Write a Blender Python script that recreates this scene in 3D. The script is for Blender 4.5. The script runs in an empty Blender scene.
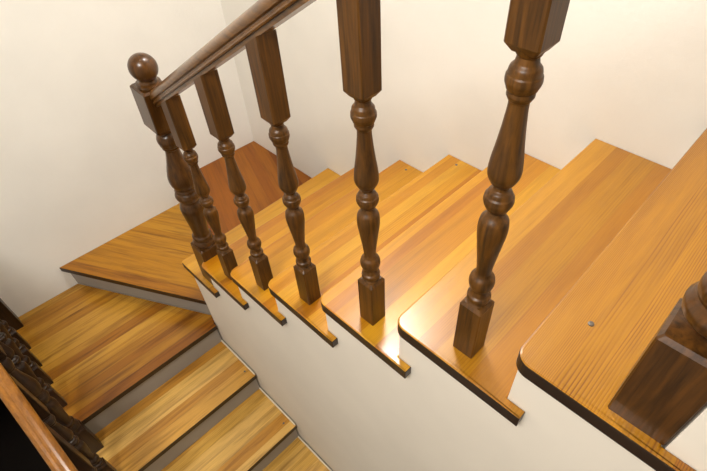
import bpy, bmesh, math, random
from mathutils import Vector, Matrix
random.seed(4)
S = bpy.context.scene
COL = S.collection

# ------------------------------------------------------------------ helpers
def lin(c):
    return tuple(((v/255)/12.92 if v/255 <= .04045 else ((v/255+.055)/1.055)**2.4) for v in c)

def link(name, bm, mats, parent=None, loc=(0, 0, 0), smooth=False):
    me = bpy.data.meshes.new(name)
    bm.normal_update()
    bm.to_mesh(me); bm.free()
    for m in (mats if isinstance(mats, (list, tuple)) else [mats]):
        me.materials.append(m)
    if smooth:
        for p in me.polygons: p.use_smooth = True
    o = bpy.data.objects.new(name, me)
    o.location = loc
    COL.objects.link(o)
    if parent: o.parent = parent
    return o

def tag(o, label, cat, group=None):
    o['label'] = label; o['category'] = cat
    if group: o['group'] = group
    return o

def struct(name, bm, m, loc=(0, 0, 0)):
    o = link(name, bm, m, None, loc); o['kind'] = 'structure'
    return o

def thing(name, label, cat, loc, group=None, rot=(0, 0, 0)):
    o = bpy.data.objects.new(name, None); COL.objects.link(o)
    o.location = loc; o.rotation_euler = rot; o.empty_display_size = .05
    return tag(o, label, cat, group)

def add_prism(bm, pts, z0, z1, axis='z'):
    """extrude a polygon: axis z -> pts are (x,y); axis y -> pts are (x,z) extruded from y=z0 to z1"""
    f = (lambda a, b, c: (a, b, c)) if axis == 'z' else (lambda a, b, c: (a, c, b))
    lo = [bm.verts.new(f(x, y, z0)) for x, y in pts]
    hi = [bm.verts.new(f(x, y, z1)) for x, y in pts]
    fs = [bm.faces.new(lo), bm.faces.new(hi)]
    n = len(pts)
    for i in range(n):
        fs.append(bm.faces.new((lo[i], lo[(i+1) % n], hi[(i+1) % n], hi[i])))
    bmesh.ops.recalc_face_normals(bm, faces=fs)
    return fs

def box_bm(x0, x1, y0, y1, z0, z1, bm=None):
    bm = bm or bmesh.new()
    add_prism(bm, [(x0, y0), (x1, y0), (x1, y1), (x0, y1)], z0, z1)
    return bm

def rounded(poly, radii, seg=8):
    """round the corners of a polygon by the given radii"""
    out = []
    n = len(poly)
    for i in range(n):
        p = Vector(poly[i]); r = radii[i]
        if r <= 0: out.append(tuple(p)); continue
        a = (Vector(poly[i-1])-p).normalized(); b = (Vector(poly[(i+1) % n])-p).normalized()
        ang = a.angle(b); d = r/math.tan(ang/2)
        c = p+(a+b).normalized()*(r/math.sin(ang/2))
        s = p+a*d-c; e = p+b*d-c
        tot = s.angle_signed(e)
        for k in range(seg+1):
            t = -tot*k/seg
            out.append((c.x+s.x*math.cos(t)-s.y*math.sin(t), c.y+s.x*math.sin(t)+s.y*math.cos(t)))
    return out

def board(name, poly, t, bev, loc, parent=None, mats=None):
    """a board whose upper face is at local z=0; bevelled upper rim; dark-stained edges in material 1"""
    bm = bmesh.new()
    add_prism(bm, poly, -t, 0)
    bm.normal_update()
    ed = [e for e in bm.edges if all(abs(v.co.z) < 1e-6 for v in e.verts)]
    bmesh.ops.bevel(bm, geom=ed, offset=bev, segments=2, profile=.6, affect='EDGES')
    bm.normal_update()
    for f in bm.faces:
        f.material_index = 1 if f.normal.z < .55 else 0
    return link(name, bm, mats, parent, loc)

def lathe(bm, prof, z0=0, seg=28):
    rings = []
    for z, r in prof:
        rings.append([bm.verts.new((r*math.cos(2*math.pi*i/seg), r*math.sin(2*math.pi*i/seg), z0+z)) for i in range(seg)])
    for a, b in zip(rings, rings[1:]):
        for i in range(seg):
            bm.faces.new((a[i], a[(i+1) % seg], b[(i+1) % seg], b[i]))
    bm.faces.new(list(reversed(rings[0]))); bm.faces.new(rings[-1])

def smooth_prof(pts, n=5):
    """Catmull-Rom through (z, r); a third value 1 marks a sharp turn (arris)"""
    out = []
    for i in range(len(pts)-1):
        p1, p2 = pts[i], pts[i+1]
        p0 = pts[i-1] if i > 0 and len(p1) == 2 else p1
        p3 = pts[i+2] if i+2 < len(pts) and len(p2) == 2 else p2
        for k in range(n):
            t = k/n
            z = p1[0]+(p2[0]-p1[0])*t
            r = .5*(2*p1[1]+(p2[1]-p0[1])*t+(2*p0[1]-5*p1[1]+4*p2[1]-p3[1])*t*t+(3*p1[1]-p0[1]-3*p2[1]+p3[1])*t**3)
            out.append((z, max(r, .004)))
    out.append(pts[-1][:2])
    return out

def loft_square(bm, levels, bev):
    """square post: levels of (z, half-size, round 0..1, slope) joined; corners chamfered by bev"""
    rings = []
    for z, h, sl in levels:
        b = bev
        pts = [(h-b, -h), (h, -h+b), (h, h-b), (h-b, h), (-h+b, h), (-h, h-b), (-h, -h+b), (-h+b, -h)]
        rings.append([bm.verts.new((x, y, z+sl*x)) for x, y in pts])
    for a, b in zip(rings, rings[1:]):
        for i in range(8):
            bm.faces.new((a[i], a[(i+1) % 8], b[(i+1) % 8], b[i]))
    bm.faces.new(list(reversed(rings[0]))); bm.faces.new(rings[-1])
    bmesh.ops.recalc_face_normals(bm, faces=bm.faces[:])

# ------------------------------------------------------------------ materials
class NT:
    def __init__(self, name):
        self.m = bpy.data.materials.new(name); self.m.use_nodes = True
        self.t = self.m.node_tree; self.b = self.t.nodes['Principled BSDF']
    def n(self, typ, **kw):
        x = self.t.nodes.new(typ)
        for k, v in kw.items():
            if k in x.inputs: x.inputs[k].default_value = v
            else: setattr(x, k, v)
        return x
    def l(self, a, b): self.t.links.new(a, b)
    def math(self, op, a, b=None):
        x = self.n('ShaderNodeMath', operation=op)
        for i, v in enumerate((a, b)):
            if v is None: continue
            if isinstance(v, (int, float)): x.inputs[i].default_value = v
            else: self.l(v, x.inputs[i])
        return x.outputs[0]
    def mix(self, fac, a, b, blend='MIX'):
        x = self.n('ShaderNodeMix', data_type='RGBA', blend_type=blend)
        for sock, v in ((x.inputs[0], fac), (x.inputs[6], a), (x.inputs[7], b)):
            if isinstance(v, (int, float)): sock.default_value = v
            elif isinstance(v, tuple): sock.default_value = v if len(v) == 4 else (*v, 1)
            else: self.l(v, sock)
        return x.outputs[2]
    def ramp(self, fac, stops, interp='LINEAR'):
        x = self.n('ShaderNodeValToRGB'); r = x.color_ramp; r.interpolation = interp
        while len(r.elements) < len(stops): r.elements.new(.5)
        for e, (p, c) in zip(r.elements, stops): e.position = p; e.color = (*c, 1)
        self.l(fac, x.inputs[0]); return x.outputs[0]

def planks(name, tones, angle=0., width=.06, grain=.35, ridge=.0, rough=.3, seed=0., coat=.62, streak=.3):
    """glued-up strips running along local Y (turned by angle), each strip its own tone, with growth lines"""
    k = NT(name)
    tc = k.n('ShaderNodeTexCoord'); mp = k.n('ShaderNodeMapping', vector_type='POINT')
    mp.inputs['Rotation'].default_value = (0, 0, angle)
    k.l(tc.outputs['Object'], mp.inputs[0])
    oi = k.n('ShaderNodeObjectInfo')
    off = k.math('ADD', k.math('MULTIPLY', oi.outputs['Random'], 37.), seed)
    sp = k.n('ShaderNodeSeparateXYZ'); k.l(mp.outputs[0], sp.inputs[0])
    x = k.math('ADD', sp.outputs[0], off)
    vo = k.n('ShaderNodeTexVoronoi', voronoi_dimensions='1D', Scale=1/width, Randomness=.85)
    k.l(x, vo.inputs['W'])
    sc = k.n('ShaderNodeSeparateColor'); k.l(vo.outputs['Color'], sc.inputs[0])
    rnd = sc.outputs[0]
    n = len(tones)
    base = k.ramp(rnd, [(i/n, lin(t)) for i, t in enumerate(tones)], 'CONSTANT')
    cb = k.n('ShaderNodeCombineXYZ')
    k.l(x, cb.inputs[0]); k.l(k.math('ADD', sp.outputs[1], k.math('MULTIPLY', rnd, 9.)), cb.inputs[1]); k.l(k.math('MULTIPLY', rnd, 5.), cb.inputs[2])
    # broad streaks
    m2 = k.n('ShaderNodeMapping'); m2.inputs['Scale'].default_value = (38, 2.2, 8); k.l(cb.outputs[0], m2.inputs[0])
    ns = k.n('ShaderNodeTexNoise', Scale=1., Detail=4., Roughness=.6, Distortion=.4); k.l(m2.outputs[0], ns.inputs[0])
    dark = k.ramp(ns.outputs[0], [(.32, (.42, .34, .26)), (.55, (1, 1, 1))])
    c = k.mix(streak, base, dark, 'MULTIPLY')
    # growth lines: fine lines along the board, wandering into cathedrals
    m3 = k.n('ShaderNodeMapping'); m3.inputs['Scale'].default_value = (9, 1.5, 3); k.l(cb.outputs[0], m3.inputs[0])
    nw = k.n('ShaderNodeTexNoise', Scale=1., Detail=1.5); k.l(m3.outputs[0], nw.inputs[0])
    ph = k.math('ADD', k.math('MULTIPLY', x, k.math('ADD', 800., k.math('MULTIPLY', k.math('FLOOR', k.math('MULTIPLY', rnd, 4.)), 350.))), k.math('MULTIPLY', nw.outputs[0], 34.))
    wv = k.math('MULTIPLY_ADD', k.math('SINE', ph), .5); 
    wn = wv.node; wn.inputs[2].default_value = .5
    line = k.ramp(wv, [(.0, (.5, .36, .24)), (.42, (1, 1, 1))])
    mk = k.n('ShaderNodeMapping'); mk.inputs['Scale'].default_value = (16, 2.5, 3); k.l(cb.outputs[0], mk.inputs[0])
    nk = k.n('ShaderNodeTexNoise', Scale=1., Detail=2.); k.l(mk.outputs[0], nk.inputs[0])
    mask = k.math('MULTIPLY', k.ramp(nk.outputs[0], [(.38, (0, 0, 0)), (.62, (1, 1, 1))]), grain)
    c = k.mix(mask, c, line, 'MULTIPLY')
    m4 = k.n('ShaderNodeMapping'); m4.inputs['Scale'].default_value = (420, 12, 30); k.l(cb.outputs[0], m4.inputs[0])
    nf = k.n('ShaderNodeTexNoise', Scale=1., Detail=2.); k.l(m4.outputs[0], nf.inputs[0])
    c = k.mix(.22, c, k.ramp(nf.outputs[0], [(.3, (.5, .42, .35)), (.6, (1, 1, 1))]), 'MULTIPLY')
    k.l(c, k.b.inputs['Base Color'])
    k.b.inputs['Roughness'].default_value = rough
    k.b.inputs['Specular IOR Level'].default_value = .35
    k.b.inputs['Coat Weight'].default_value = coat; k.b.inputs['Coat Roughness'].default_value = .22
    bp = k.n('ShaderNodeBump', Strength=.25+ridge, Distance=.0012)
    k.l(k.math('ADD', k.math('MULTIPLY', wv, .3+ridge), k.math('MULTIPLY', nf.outputs[0], .5)), bp.inputs['Height'])
    k.l(bp.outputs[0], k.b.inputs['Normal'])
    return k.m

def turned_wood(name, c1, c2, rough=.35, coat=.3, axis=2):
    k = NT(name)
    tc = k.n('ShaderNodeTexCoord'); oi = k.n('ShaderNodeObjectInfo')
    ad = k.n('ShaderNodeVectorMath', operation='ADD'); k.l(tc.outputs['Object'], ad.inputs[0])
    cb = k.n('ShaderNodeCombineXYZ'); r = k.math('MULTIPLY', oi.outputs['Random'], 20.)
    for i in range(3): k.l(r, cb.inputs[i])
    k.l(cb.outputs[0], ad.inputs[1])
    mp = k.n('ShaderNodeMapping'); s = [95, 95, 95]; s[axis] = 5; mp.inputs['Scale'].default_value = s
    k.l(ad.outputs[0], mp.inputs[0])
    ns = k.n('ShaderNodeTexNoise', Scale=1., Detail=5., Roughness=.62, Distortion=.5); k.l(mp.outputs[0], ns.inputs[0])
    c = k.ramp(ns.outputs[0], [(.3, lin(c1)), (.68, lin(c2))])
    m2 = k.n('ShaderNodeMapping'); s = [14, 14, 14]; s[axis] = 3; m2.inputs['Scale'].default_value = s
    k.l(ad.outputs[0], m2.inputs[0])
    nb = k.n('ShaderNodeTexNoise', Scale=1., Detail=2.); k.l(m2.outputs[0], nb.inputs[0])
    c = k.mix(.35, c, k.ramp(nb.outputs[0], [(.35, (.45, .4, .38)), (.6, (1, 1, 1))]), 'MULTIPLY')
    k.l(c, k.b.inputs['Base Color'])
    k.b.inputs['Roughness'].default_value = rough
    k.b.inputs['Specular IOR Level'].default_value = .3
    k.b.inputs['Coat Weight'].default_value = coat; k.b.inputs['Coat Roughness'].default_value = .2
    bp = k.n('ShaderNodeBump', Strength=.2, Distance=.001); k.l(ns.outputs[0], bp.inputs['Height']); k.l(bp.outputs[0], k.b.inputs['Normal'])
    return k.m

def plaster(name, c, rough=.85, bump=.25, scale=60):
    k = NT(name)
    tc = k.n('ShaderNodeTexCoord')
    ns = k.n('ShaderNodeTexNoise', Scale=scale, Detail=4., Roughness=.6); k.l(tc.outputs['Object'], ns.inputs[0])
    nb = k.n('ShaderNodeTexNoise', Scale=2.2, Detail=3.); k.l(tc.outputs['Object'], nb.inputs[0])
    a = lin(c); d = tuple(v*.94 for v in a)
    k.l(k.ramp(nb.outputs[0], [(.35, d), (.65, a)]), k.b.inputs['Base Color'])
    k.b.inputs['Roughness'].default_value = rough
    bp = k.n('ShaderNodeBump', Strength=bump, Distance=.003); k.l(ns.outputs[0], bp.inputs['Height']); k.l(bp.outputs[0], k.b.inputs['Normal'])
    return k.m

def plain(name, c, rough=.5, metal=0., coat=0.):
    k = NT(name)
    tc = k.n('ShaderNodeTexCoord'); ns = k.n('ShaderNodeTexNoise', Scale=30., Detail=3.); k.l(tc.outputs['Object'], ns.inputs[0])
    a = lin(c)
    k.l(k.ramp(ns.outputs[0], [(.3, tuple(v*.8 for v in a)), (.7, a)]), k.b.inputs['Base Color'])
    k.b.inputs['Roughness'].default_value = rough; k.b.inputs['Metallic'].default_value = metal
    k.b.inputs['Coat Weight'].default_value = coat
    return k.m

GOLD = [(190, 132, 16), (195, 138, 22), (182, 121, 12), (199, 144, 30), (172, 108, 8), (192, 133, 18)]
HONEY = [(168, 114, 10), (178, 123, 16), (162, 105, 8), (150, 89, 4), (172, 117, 14), (184, 128, 24)]
AMBER = [(176, 120, 32), (190, 136, 44), (160, 102, 22), (198, 146, 52), (150, 90, 16)]
PALE = [(222, 174, 84), (228, 182, 96), (212, 158, 68), (232, 186, 102), (200, 142, 54)]
WEDGE = [(182, 124, 18), (190, 132, 26), (168, 108, 12), (194, 138, 32)]
RUSSET = [(138, 78, 4), (156, 92, 12), (122, 64, 2), (146, 82, 6), (164, 100, 22)]  # lack of glare on the corner winder put into darker, redder tones
M_gold = planks('golden_planks', GOLD, width=.05)
M_honey = planks('honey_planks', HONEY, width=.05, grain=.4)
M_near = planks('ridged_honey_planks', [(166, 111, 6), (172, 116, 8), (150, 92, 3), (168, 112, 7)], width=.07, grain=.9, ridge=.15)
M_amber = planks('amber_planks', AMBER, width=.055, streak=.8, coat=.35)
M_pale = planks('pale_amber_planks', PALE, width=.06, streak=.75, coat=.35)
M_edge = plain('dark_stained_edge', (44, 26, 11), .45, coat=.15)
M_dark = turned_wood('dark_turned_wood', (48, 28, 5), (104, 65, 18), rough=.42, coat=.08)
M_newel = turned_wood('dark_newel_wood', (46, 27, 8), (92, 56, 18), rough=.3, coat=.3)
M_low = turned_wood('shaded_turned_wood', (26, 15, 7), (54, 32, 13), rough=.38, coat=.15)  # shade on the lower balustrade put into a near-black wood tone
M_rail = turned_wood('rail_wood', (78, 48, 16), (122, 80, 32), rough=.3, coat=.5, axis=0)
M_rail2 = turned_wood('honey_rail_wood', (126, 76, 16), (168, 108, 30), rough=.28, coat=.5, axis=0)
M_wall = plaster('cream_plaster', (243, 240, 232), bump=.35)
M_cheek = plaster('white_stair_plaster', (234, 224, 210), bump=.12, scale=40)
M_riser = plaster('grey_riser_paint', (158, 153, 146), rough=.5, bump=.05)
M_bead = plaster('white_bead_paint', (232, 222, 200), rough=.5, bump=.02)
M_void = plain('unlit_hall_floor', (40, 30, 24), .7)  # unlit hall below, its darkness put into the floor colour
M_steel = plain('dull_steel', (120, 112, 105), .4, .8)

# ------------------------------------------------------------------ dimensions (metres)
R_, G = .17, .2891           # rise, going of the upper flight
W = .9866                    # back wall
XL = -.5066                  # left wall
OV, T = .0167, .0326         # overhang past the cheek, board thickness
XLOW, GL = .3807, .3133      # lower flight
YO = -.83                    # open side of the lower flight
BY = .052

# ------------------------------------------------------------------ setting
struct('wall_back', box_bm(XL-.12, 5.0, W, W+.12, -2.6, 3.2), M_wall)
bm = box_bm(XL-.12, XL, YO, W, -2.6, 3.2)
struct('wall_left', bm, M_wall)
struct('wall_left', box_bm(XL-.12, XL, -2.6, YO, -.5, 3.2), M_wall)
struct('wall_front', box_bm(XL-.12, 5.0, -2.72, -2.6, -2.6, 3.2), M_wall)
struct('wall_right', box_bm(5.0, 5.12, -2.72, W+.12, -2.6, 3.2), M_wall)
struct('ceiling', box_bm(XL-.12, 5.12, -2.72, W+.12, 3.2, 3.3), M_wall)
struct('floor', box_bm(-4.5, 5.12, -2.72, W+.12, -2.7, -2.6), M_void)

# stepped white body under the upper flight, its near face is the cheek between the flights
NS = .004
YC = .006                     # plane of the cheek
cols = [(.352, 2*G+NS, R_-T)]+[(k*G+NS, (k+1)*G+NS, k*R_-T) for k in range(2, 7)]+[(7*G+NS, 2.272, 7*R_-T), (2.272, 3.3, 1.47)]
for a, b, z in cols:
    struct('wall_middle', box_bm(a, b, YC, W-.001, -2.55, z-.0005), M_cheek)

# winder geometry in plan
A1, B1 = (XL, -.430), (.352, .020)       # nosing of the lower winder
A2, B2 = (XL, .470), (.352, .045)        # nosing of the upper winder
def inset(a, b, d):
    v = (Vector(b)-Vector(a)).normalized(); n = Vector((-v.y, v.x))*d
    return (a[0], a[1]+d), (b[0], b[1]+d)
# bodies below the winders and the landing
bm = bmesh.new()
add_prism(bm, [(XL, A2[1]+.05), (.351, B2[1]+.05), (.351, W-.001), (XL, W-.001)], -2.55, -T-.0005)
struct('floor_winder_upper', bm, M_cheek)
bm = bmesh.new()
add_prism(bm, [(XL, A1[1]+.05), (.351, B1[1]+.05), (.351, B2[1]+.049), (XL, A2[1]+.049)], -2.55, -R_-T-.0005)
struct('floor_winder_lower', bm, M_cheek)
NL = 5
for k in range(NL):
    a = XL+.001 if k == 0 else XLOW+(k-1)*GL-.036
    struct('floor_lower_flight', box_bm(a, XLOW+k*GL-.036, YO+.01, -.0005, -2.55, -(2+k)*R_-T-.0005), M_cheek)

# ------------------------------------------------------------------ treads
UP = [
 (M_gold, 'first straight golden tread, the one carrying the ball-topped newel post'),
 (M_gold, 'golden wooden tread just right of the ball-topped newel, under the thinnest-looking baluster'),
 (M_gold, 'golden wooden tread with a small screw near the wall, third straight tread from the corner'),
 (M_gold, 'golden wooden tread with a screw at its wall end, fourth from the corner'),
 (M_gold, 'glossy golden tread with white glare by the middle baluster, fifth from the corner'),
 (M_honey, 'broad honey tread with glare on its rounded corner, below the large right baluster'),
 (M_near, 'nearest and highest tread, ridged grain, a steel screw head and the right newel on it'),
]
def screw(parent, x, y):
    bm = bmesh.new(); lathe(bm, [(0, .006), (.0014, .0057), (.0022, .0036)], seg=12)
    link('screw', bm, M_steel, parent, (x, y, .0))['label'] = 'small dull steel screw head'
for i, (m, lab) in enumerate(UP):
    k = i+1
    x0 = .04 if k == 1 else 0.
    xb = G+NS
    xe = .3345
    poly = [(x0, -OV), (xe, -OV), (xe, YC-.0008), (xb, YC-.0008), (xb, W-.001), (0.006 if k == 1 else 0, W-.001)]
    if k == 7: poly[3] = (2.272-7*G, YC-.0008); poly[4] = (2.272-7*G, W-.001); 
    rad = [.012 if k == 1 else .032, .002, 0, 0, 0, 0]
    b = board('stair_tread', rounded(poly, rad), T, .0042, (k*G-(.006 if k == 7 else 0), 0, k*R_), mats=[m, M_edge])
    tag(b, lab, 'stair tread', 'treads of the upper flight')
    if k == 7: screw(b, .068, .139)
    if k == 4: screw(b, .072, .944)
    if k == 3: screw(b, .079, .944)

# winders: boards run along their nosing / along the bisector
ang1 = math.atan2(B1[1]-A1[1], B1[0]-A1[0])
M_w1 = planks('winder_planks', WEDGE, angle=math.pi/2-ang1, width=.06, streak=.8, seed=2., coat=.3)
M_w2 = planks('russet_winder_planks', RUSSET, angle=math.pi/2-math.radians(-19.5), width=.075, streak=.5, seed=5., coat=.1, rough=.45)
w1 = board('winder_tread', [(A1[0]+.001-XL, A1[1]), (.351-XL, B1[1]-.0005), (.351-XL, B2[1]+.049), (.001, A2[1]+.049)], T, .004, (XL, 0, -R_), mats=[M_w1, M_edge])
tag(w1, 'wedge-shaped amber winder tread at left wall, long dark front edge above a grey riser', 'winder tread')
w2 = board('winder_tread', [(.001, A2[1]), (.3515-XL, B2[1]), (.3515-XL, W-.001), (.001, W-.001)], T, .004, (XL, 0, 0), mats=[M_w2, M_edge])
tag(w2, 'reddish-brown winder tread filling the room corner behind the balusters', 'winder tread')

# landing and lower flight
land_poly = [(.001, YO), (XLOW-XL, YO), (XLOW-XL, -.0008), (.352-XL, -.0008), (.352-XL, B1[1]+.03), (.001, A1[1]+.03)]
ld = board('stair_landing', land_poly, T, .004, (XL, 0, -2*R_), mats=[M_amber, M_edge])
tag(ld, 'wide amber plank landing between the left wall, dark balusters and the first lower step', 'stair landing')
LOWL = ['amber tread directly below the landing, its nosing ending at the white wall',
        'second amber tread below the landing, at the bottom left of centre',
        'third amber tread below the landing, cut by the bottom edge of the picture',
        'fourth amber tread below the landing, barely in view at the bottom']
for k in range(1, 4):
    x = XLOW+k*GL
    b = board('stair_tread', [(-GL-.0345, YO), (0, YO), (0, -.0008), (-GL-.0345, -.0008)], T, .004, (x, 0, -(2+k)*R_), mats=[M_pale, M_edge])
    tag(b, LOWL[k-1], 'stair tread', 'treads of the lower flight')
    if k == 1: screw(b, .63-x, -.03)
    if k == 2: screw(b, .946-x, -.04)

# risers (painted boards)
def riser(poly, z0, z1, lab):
    c = (sum(p[0] for p in poly)/len(poly), sum(p[1] for p in poly)/len(poly))
    bm = bmesh.new(); add_prism(bm, [(x-c[0], y-c[1]) for x, y in poly], 0, z1-z0)
    tag(link('stair_riser', bm, M_riser, None, (c[0], c[1], z0)), lab, 'stair riser', 'painted stair risers')
def diag(a, b, d0, d1): return [(a[0]+.001, a[1]+d0), (.351, b[1]+d0), (.351, b[1]+d1), (a[0]+.001, a[1]+d1)]
riser(diag(A1, B1, .0305, .0495), -2*R_-.0, -R_-T-.0005, 'slanting pale grey riser under the wedge-shaped winder, above the landing')
riser(diag(A2, B2, .030, .0485), -R_, -T-.0005, 'riser below the reddish corner winder, hidden behind the ball-topped newel')
RL = ['dark grey riser under the landing nosing', 'grey riser under the first tread below the landing', 'lowest grey riser in view, at the bottom edge']
for k in range(3):
    x = XLOW+k*GL
    riser([(x-.0345, YO+.005), (x-.016, YO+.005), (x-.016, -.001), (x-.0345, -.001)], -(3+k)*R_+.0003, -(2+k)*R_-T-.0005, RL[k])
# slim white bead where the lower treads meet the cheek
for k in range(3):
    x = XLOW+(k+1)*GL
    z = -(3+k)*R_
    bm = box_bm(x-GL-.015, x-.006, -.0075, -.0003, z+.0002, z+.009)
    struct('trim_%d' % (k+1), bm, M_bead)

# ------------------------------------------------------------------ balusters
HB = .025
SH = [(.158, .0215, 1), (.163, .0180), (.166, .0185, 1), (.169, .0222), (.180, .0228), (.184, .0180, 1), (.195, .0158), (.200, .0170, 1), (.205, .0218), (.218, .0244), (.231, .0222), (.239, .0158, 1),
      (.245, .0142), (.27, .0162), (.32, .0222), (.352, .0256), (.374, .0235), (.386, .0150, 1), (.393, .0125, 1), (.397, .0182), (.412, .0242), (.423, .0236, 1), (.426, .0206, 1), (.433, .0182), (.437, .0126, 1), (.443, .0120, 1),
      (.450, .0188), (.464, .0250), (.482, .0250), (.52, .0200), (.56, .0156), (.584, .0142), (.588, .0165, 1), (.593, .0190), (.599, .0185, 1), (.602, .0208, 1), (.612, .0243), (.6205, .0240, 1), (.6225, .0224, 1), (.631, .0208), (.637, .0158, 1), (.645, .0142, 1), (.648, .0165, 1), (.657, .0205)]
SHP = smooth_prof(SH)
def base_bm(h=.158, half=HB, bev=.0022):
    bm = bmesh.new()
    loft_square(bm, [(0, half, 0), (h-.007, half, 0), (h, half-.006, 0)], bev); return bm
def shaft_bm(prof):
    bm = bmesh.new(); lathe(bm, prof); return bm
def top_bm(z0, z1, slope, half=HB, bev=.0025):
    bm = bmesh.new()
    loft_square(bm, [(z0, half-.0075, 0), (z0+.0105, half, 0), (z1, half, slope)], bev); return bm
def auto_smooth(o, deg=35):
    me = o.data
    for p in me.polygons: p.use_smooth = True
    me.set_sharp_from_angle(angle=math.radians(deg))

RAIL_S = .615
def rail_bottom(x): return 1.283+RAIL_S*(x-.92)
proto = thing('baluster', 'slim dark turned baluster immediately right of the ball-topped newel post', 'baluster', (2*G+.16, BY, 2*R_), 'balusters of the upper flight')
pb = link('base_block', base_bm(), M_dark, proto)
ps = link('turned_shaft', shaft_bm(SHP), M_dark, proto); auto_smooth(ps)
pt = link('top_block', top_bm(.652, rail_bottom(2*G+.16)-2*R_, RAIL_S), M_dark, proto)
def copy_tree(o, loc, label, group):
    r = o.copy(); COL.objects.link(r); r.location = loc; r['label'] = label; r['group'] = group
    for ch in list(o.children):
        c = ch.copy(); COL.objects.link(c); c.parent = r
    return r
def fit_top(t, z1, slope, mat=None):
    for c in t.children:
        if c.name.startswith('top_block'):
            me = bpy.data.meshes.new('top_block'); b = top_bm(.652, z1, slope); b.to_mesh(me); b.free()
            me.materials.append(mat or M_dark); c.data = me
        elif mat:
            key = c.data.name.split('.')[0]
            if key not in DARK:
                DARK[key] = c.data.copy(); DARK[key].materials[0] = mat
            c.data = DARK[key]
DARK = {}
UB = ['second dark turned baluster to the right of the ball-topped newel post',
      'third dark turned baluster to the right of the ball-topped newel, its top under the handrail',
      'dark turned baluster in the middle, square base standing in the glare',
      'largest and nearest dark turned baluster, on the broad honey tread left of the right newel']
for k, lab in zip(range(3, 7), UB):
    x = k*G+(.163 if k == 6 else .156)
    fit_top(copy_tree(proto, (x, BY, k*R_), lab, 'balusters of the upper flight'), rail_bottom(x)-k*R_, RAIL_S)

# balustrade of the lower flight
LY = -.79
LTOP = .578
def low_rail_bottom(x):
    return LTOP-.062-.42*max(0, x-.36)
LBS = [(-.255, -.34, 'dark baluster on the landing, next to the newel at the left wall'),
       (-.10, -.34, 'dark baluster on the landing, second from the newel at the left wall'),
       (.045, -.34, 'dark baluster on the landing, third from the newel at the left wall'),
       (.218, -.34, 'dark baluster on the landing, nearest to its front nosing'),
       (.63, -.51, 'dark baluster at the bottom left, between the honey handrail and the tread below the landing'),
       (.83, -.68, 'dark baluster lowest down the honey handrail, on the second tread below the landing')]
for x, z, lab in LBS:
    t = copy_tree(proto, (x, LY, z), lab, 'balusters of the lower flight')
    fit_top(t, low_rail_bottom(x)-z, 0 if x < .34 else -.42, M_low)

# ------------------------------------------------------------------ newels
NH = .046
NP = [(.237, .041, 1), (.243, .045), (.256, .0465), (.266, .042, 1), (.272, .0385, 1), (.278, .0405), (.292, .0405), (.300, .034, 1),
      (.31, .0325), (.36, .0365), (.43, .0445), (.462, .0465), (.484, .040), (.496, .0335, 1), (.502, .0345, 1), (.510, .0425), (.528, .0480), (.545, .0440), (.552, .0385, 1), (.556, .0430, 1), (.562, .0420, 1),
      (.570, .0385), (.590, .0470), (.612, .0500), (.64, .0470), (.70, .0330), (.745, .0255), (.755, .0265, 1), (.760, .0315, 1), (.768, .0315, 1), (.772, .0345, 1), (.795, .0390), (.815, .0345), (.826, .0255), (.834, .0250, 1), (.836, .030, 1), (.841, .036)]
NPP = smooth_prof(NP)
def ball_prof():
    pr = [(1.005, .0385, 1), (1.009, .0400), (1.017, .0385, 1), (1.020, .0300, 1), (1.027, .0270), (1.032, .0275, 1)]
    pr = smooth_prof(pr)
    c, r = 1.066, .0440
    for i in range(1, 19):
        a = -math.pi/2+.62+(math.pi-.62)*i/18
        pr.append((c+r*math.sin(a), max(r*math.cos(a), .0008)))
    return pr
def newel(loc, lab, base_h=.237, rot=(0, 0, 0), mat=None, sc=1.):
    t = thing('newel_post', lab, 'newel post', loc, 'turned newel posts', rot)
    t.scale = (sc, sc, 1)
    mat = mat or M_newel
    link('base_block', base_bm(base_h, NH, .003), mat, t)
    d = base_h-.237
    pr = [(z if i else z+d, r) for i, (z, r) in enumerate(NPP)] if abs(d) < .03 else NPP
    o = link('turned_shaft', shaft_bm([(max(z, base_h), r) for z, r in pr] if d > 0 else pr), mat, t); auto_smooth(o)
    bm = bmesh.new()
    loft_square(bm, [(.838, NH-.012, 0), (.855, NH, 0), (1.000, NH, 0), (1.006, NH-.006, 0)], .003)
    link('top_block', bm, mat, t)
    o = link('ball_finial', shaft_bm(ball_prof()), mat, t); auto_smooth(o)
    return t
newel((.530, .053, R_), 'dark turned newel post crowned with a round ball, at the foot of the handrail', rot=(0, math.radians(4.4), 0))
newel((7*G+.2+.0005, .053, 7*R_), 'big dark square-based newel at the right edge, on the nearest tread', base_h=.205)
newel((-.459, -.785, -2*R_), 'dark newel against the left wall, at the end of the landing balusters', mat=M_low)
newel((.427, -.79, -3*R_), 'dark newel with tall square base just below the landing nosing, beside the honey handrail', base_h=.217, mat=M_low, sc=.75)

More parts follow.
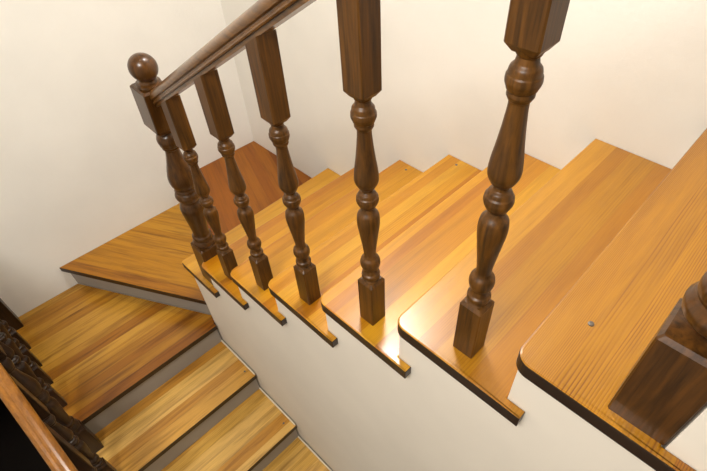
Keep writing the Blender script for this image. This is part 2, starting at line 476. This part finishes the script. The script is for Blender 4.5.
# ------------------------------------------------------------------ handrails
def rail_profile(w=.0275, h=.052):
    half = [(.016, 0), (.016, .010), (.022, .0105), (.0235, .014), (.0225, .0175), (.0195, .0195), (.0195, .0235), (w-.0015, .0265), (w, .032), (w-.001, .039), (w-.006, .047), (w-.014, .0525), (w-.022, h)]
    half = [(y, z*h/.055) for y, z in half]
    return half+[(0, h*1.01)]+[(-y, z) for y, z in reversed(half)]
def rail(name, path, y, mat, lab):
    """path: list of (x, z) along the rail's underside; cut vertically at the ends"""
    o0 = Vector((path[0][0], y, path[0][1]))
    bm = bmesh.new(); pr = rail_profile(); rings = []
    for i, (x, z) in enumerate(path):
        a = Vector(path[max(i-1, 0)]); b = Vector(path[min(i+1, len(path)-1)])
        s = (b-a).normalized()
        k = 1/max(s.x, .5)          # vertical cut: profile height stretches
        rings.append([bm.verts.new((x-o0.x, py, z-o0.z+pz*k)) for py, pz in pr])
    n = len(pr)
    for a, b in zip(rings, rings[1:]):
        for i in range(n): bm.faces.new((a[i], a[(i+1) % n], b[(i+1) % n], b[i]))
    bm.faces.new(rings[0]); bm.faces.new(list(reversed(rings[-1])))
    bmesh.ops.recalc_face_normals(bm, faces=bm.faces[:])
    o = link(name, bm, mat, None, o0); auto_smooth(o, 32)
    return tag(o, lab, 'handrail')
x0, x1 = .642, 2.178
rail('handrail', [(x0+(x1-x0)*i/8, rail_bottom(x0+(x1-x0)*i/8)) for i in range(9)], BY, M_rail,
     'brown moulded handrail rising from the ball-topped newel to the upper right')
xs = [.463+.0875*i for i in range(13)]
rail('handrail', [(x, low_rail_bottom(x)) for x in xs], LY, M_rail2,
     'honey-coloured moulded handrail crossing the bottom left corner')
rail('handrail', [(x, LTOP-.062) for x in (-.4125, -.2, 0, .2, .3915)], LY, M_rail2,
     'short level handrail over the landing balusters, ending at the left wall newel')

# ------------------------------------------------------------------ lights
def area(name, loc, target, size, power, col, shape='DISK'):
    l = bpy.data.lights.new(name, 'AREA'); l.shape = shape; l.size = size; l.energy = power; l.color = col
    o = bpy.data.objects.new(name, l); COL.objects.link(o); o.location = loc
    o.rotation_euler = (Vector(target)-Vector(loc)).to_track_quat('-Z', 'Y').to_euler()
    return o
area('ceiling_lamp', (.98, .74, 2.75), (.98, .6, 0), .34, 28, (1., .968, .93))
area('stairwell_fill', (1.9, -1.35, 3.1), (1.0, .3, .3), .9, 84, (1., .97, .915))  # added soft fill for the cheek and balusters, no fixture
w = bpy.data.worlds.new('World'); S.world = w; w.use_nodes = True
w.node_tree.nodes['Background'].inputs[0].default_value = (1, .95, .88, 1)
w.node_tree.nodes['Background'].inputs[1].default_value = .0

# ------------------------------------------------------------------ camera
cam = bpy.data.cameras.new('camera'); co = bpy.data.objects.new('camera', cam); COL.objects.link(co)
yaw, pitch, roll = 2.32342581, -.794477671, -.00651960473
fw = Vector((math.cos(pitch)*math.cos(yaw), math.cos(pitch)*math.sin(yaw), math.sin(pitch)))
rt = Vector((math.sin(yaw), -math.cos(yaw), 0)); up = rt.cross(fw)
c, s = math.cos(roll), math.sin(roll)
R2 = c*rt+s*up; U2 = -s*rt+c*up
m = Matrix((R2, U2, -fw)).transposed().to_4x4(); m.translation = (2.1640465, -.4859642, 1.92709975)
co.matrix_world = m
cam.sensor_fit = 'HORIZONTAL'; cam.sensor_width = 36; cam.lens = 483.015/707*36
cam.shift_x = -34.568/707; cam.shift_y = 6.152/707
cam.clip_start = .02
S.camera = co
S.view_settings.view_transform = 'Standard'; S.view_settings.look = 'None'
S.view_settings.gamma = 1; S.view_settings.use_curve_mapping = False
S.view_settings.exposure = 0.0
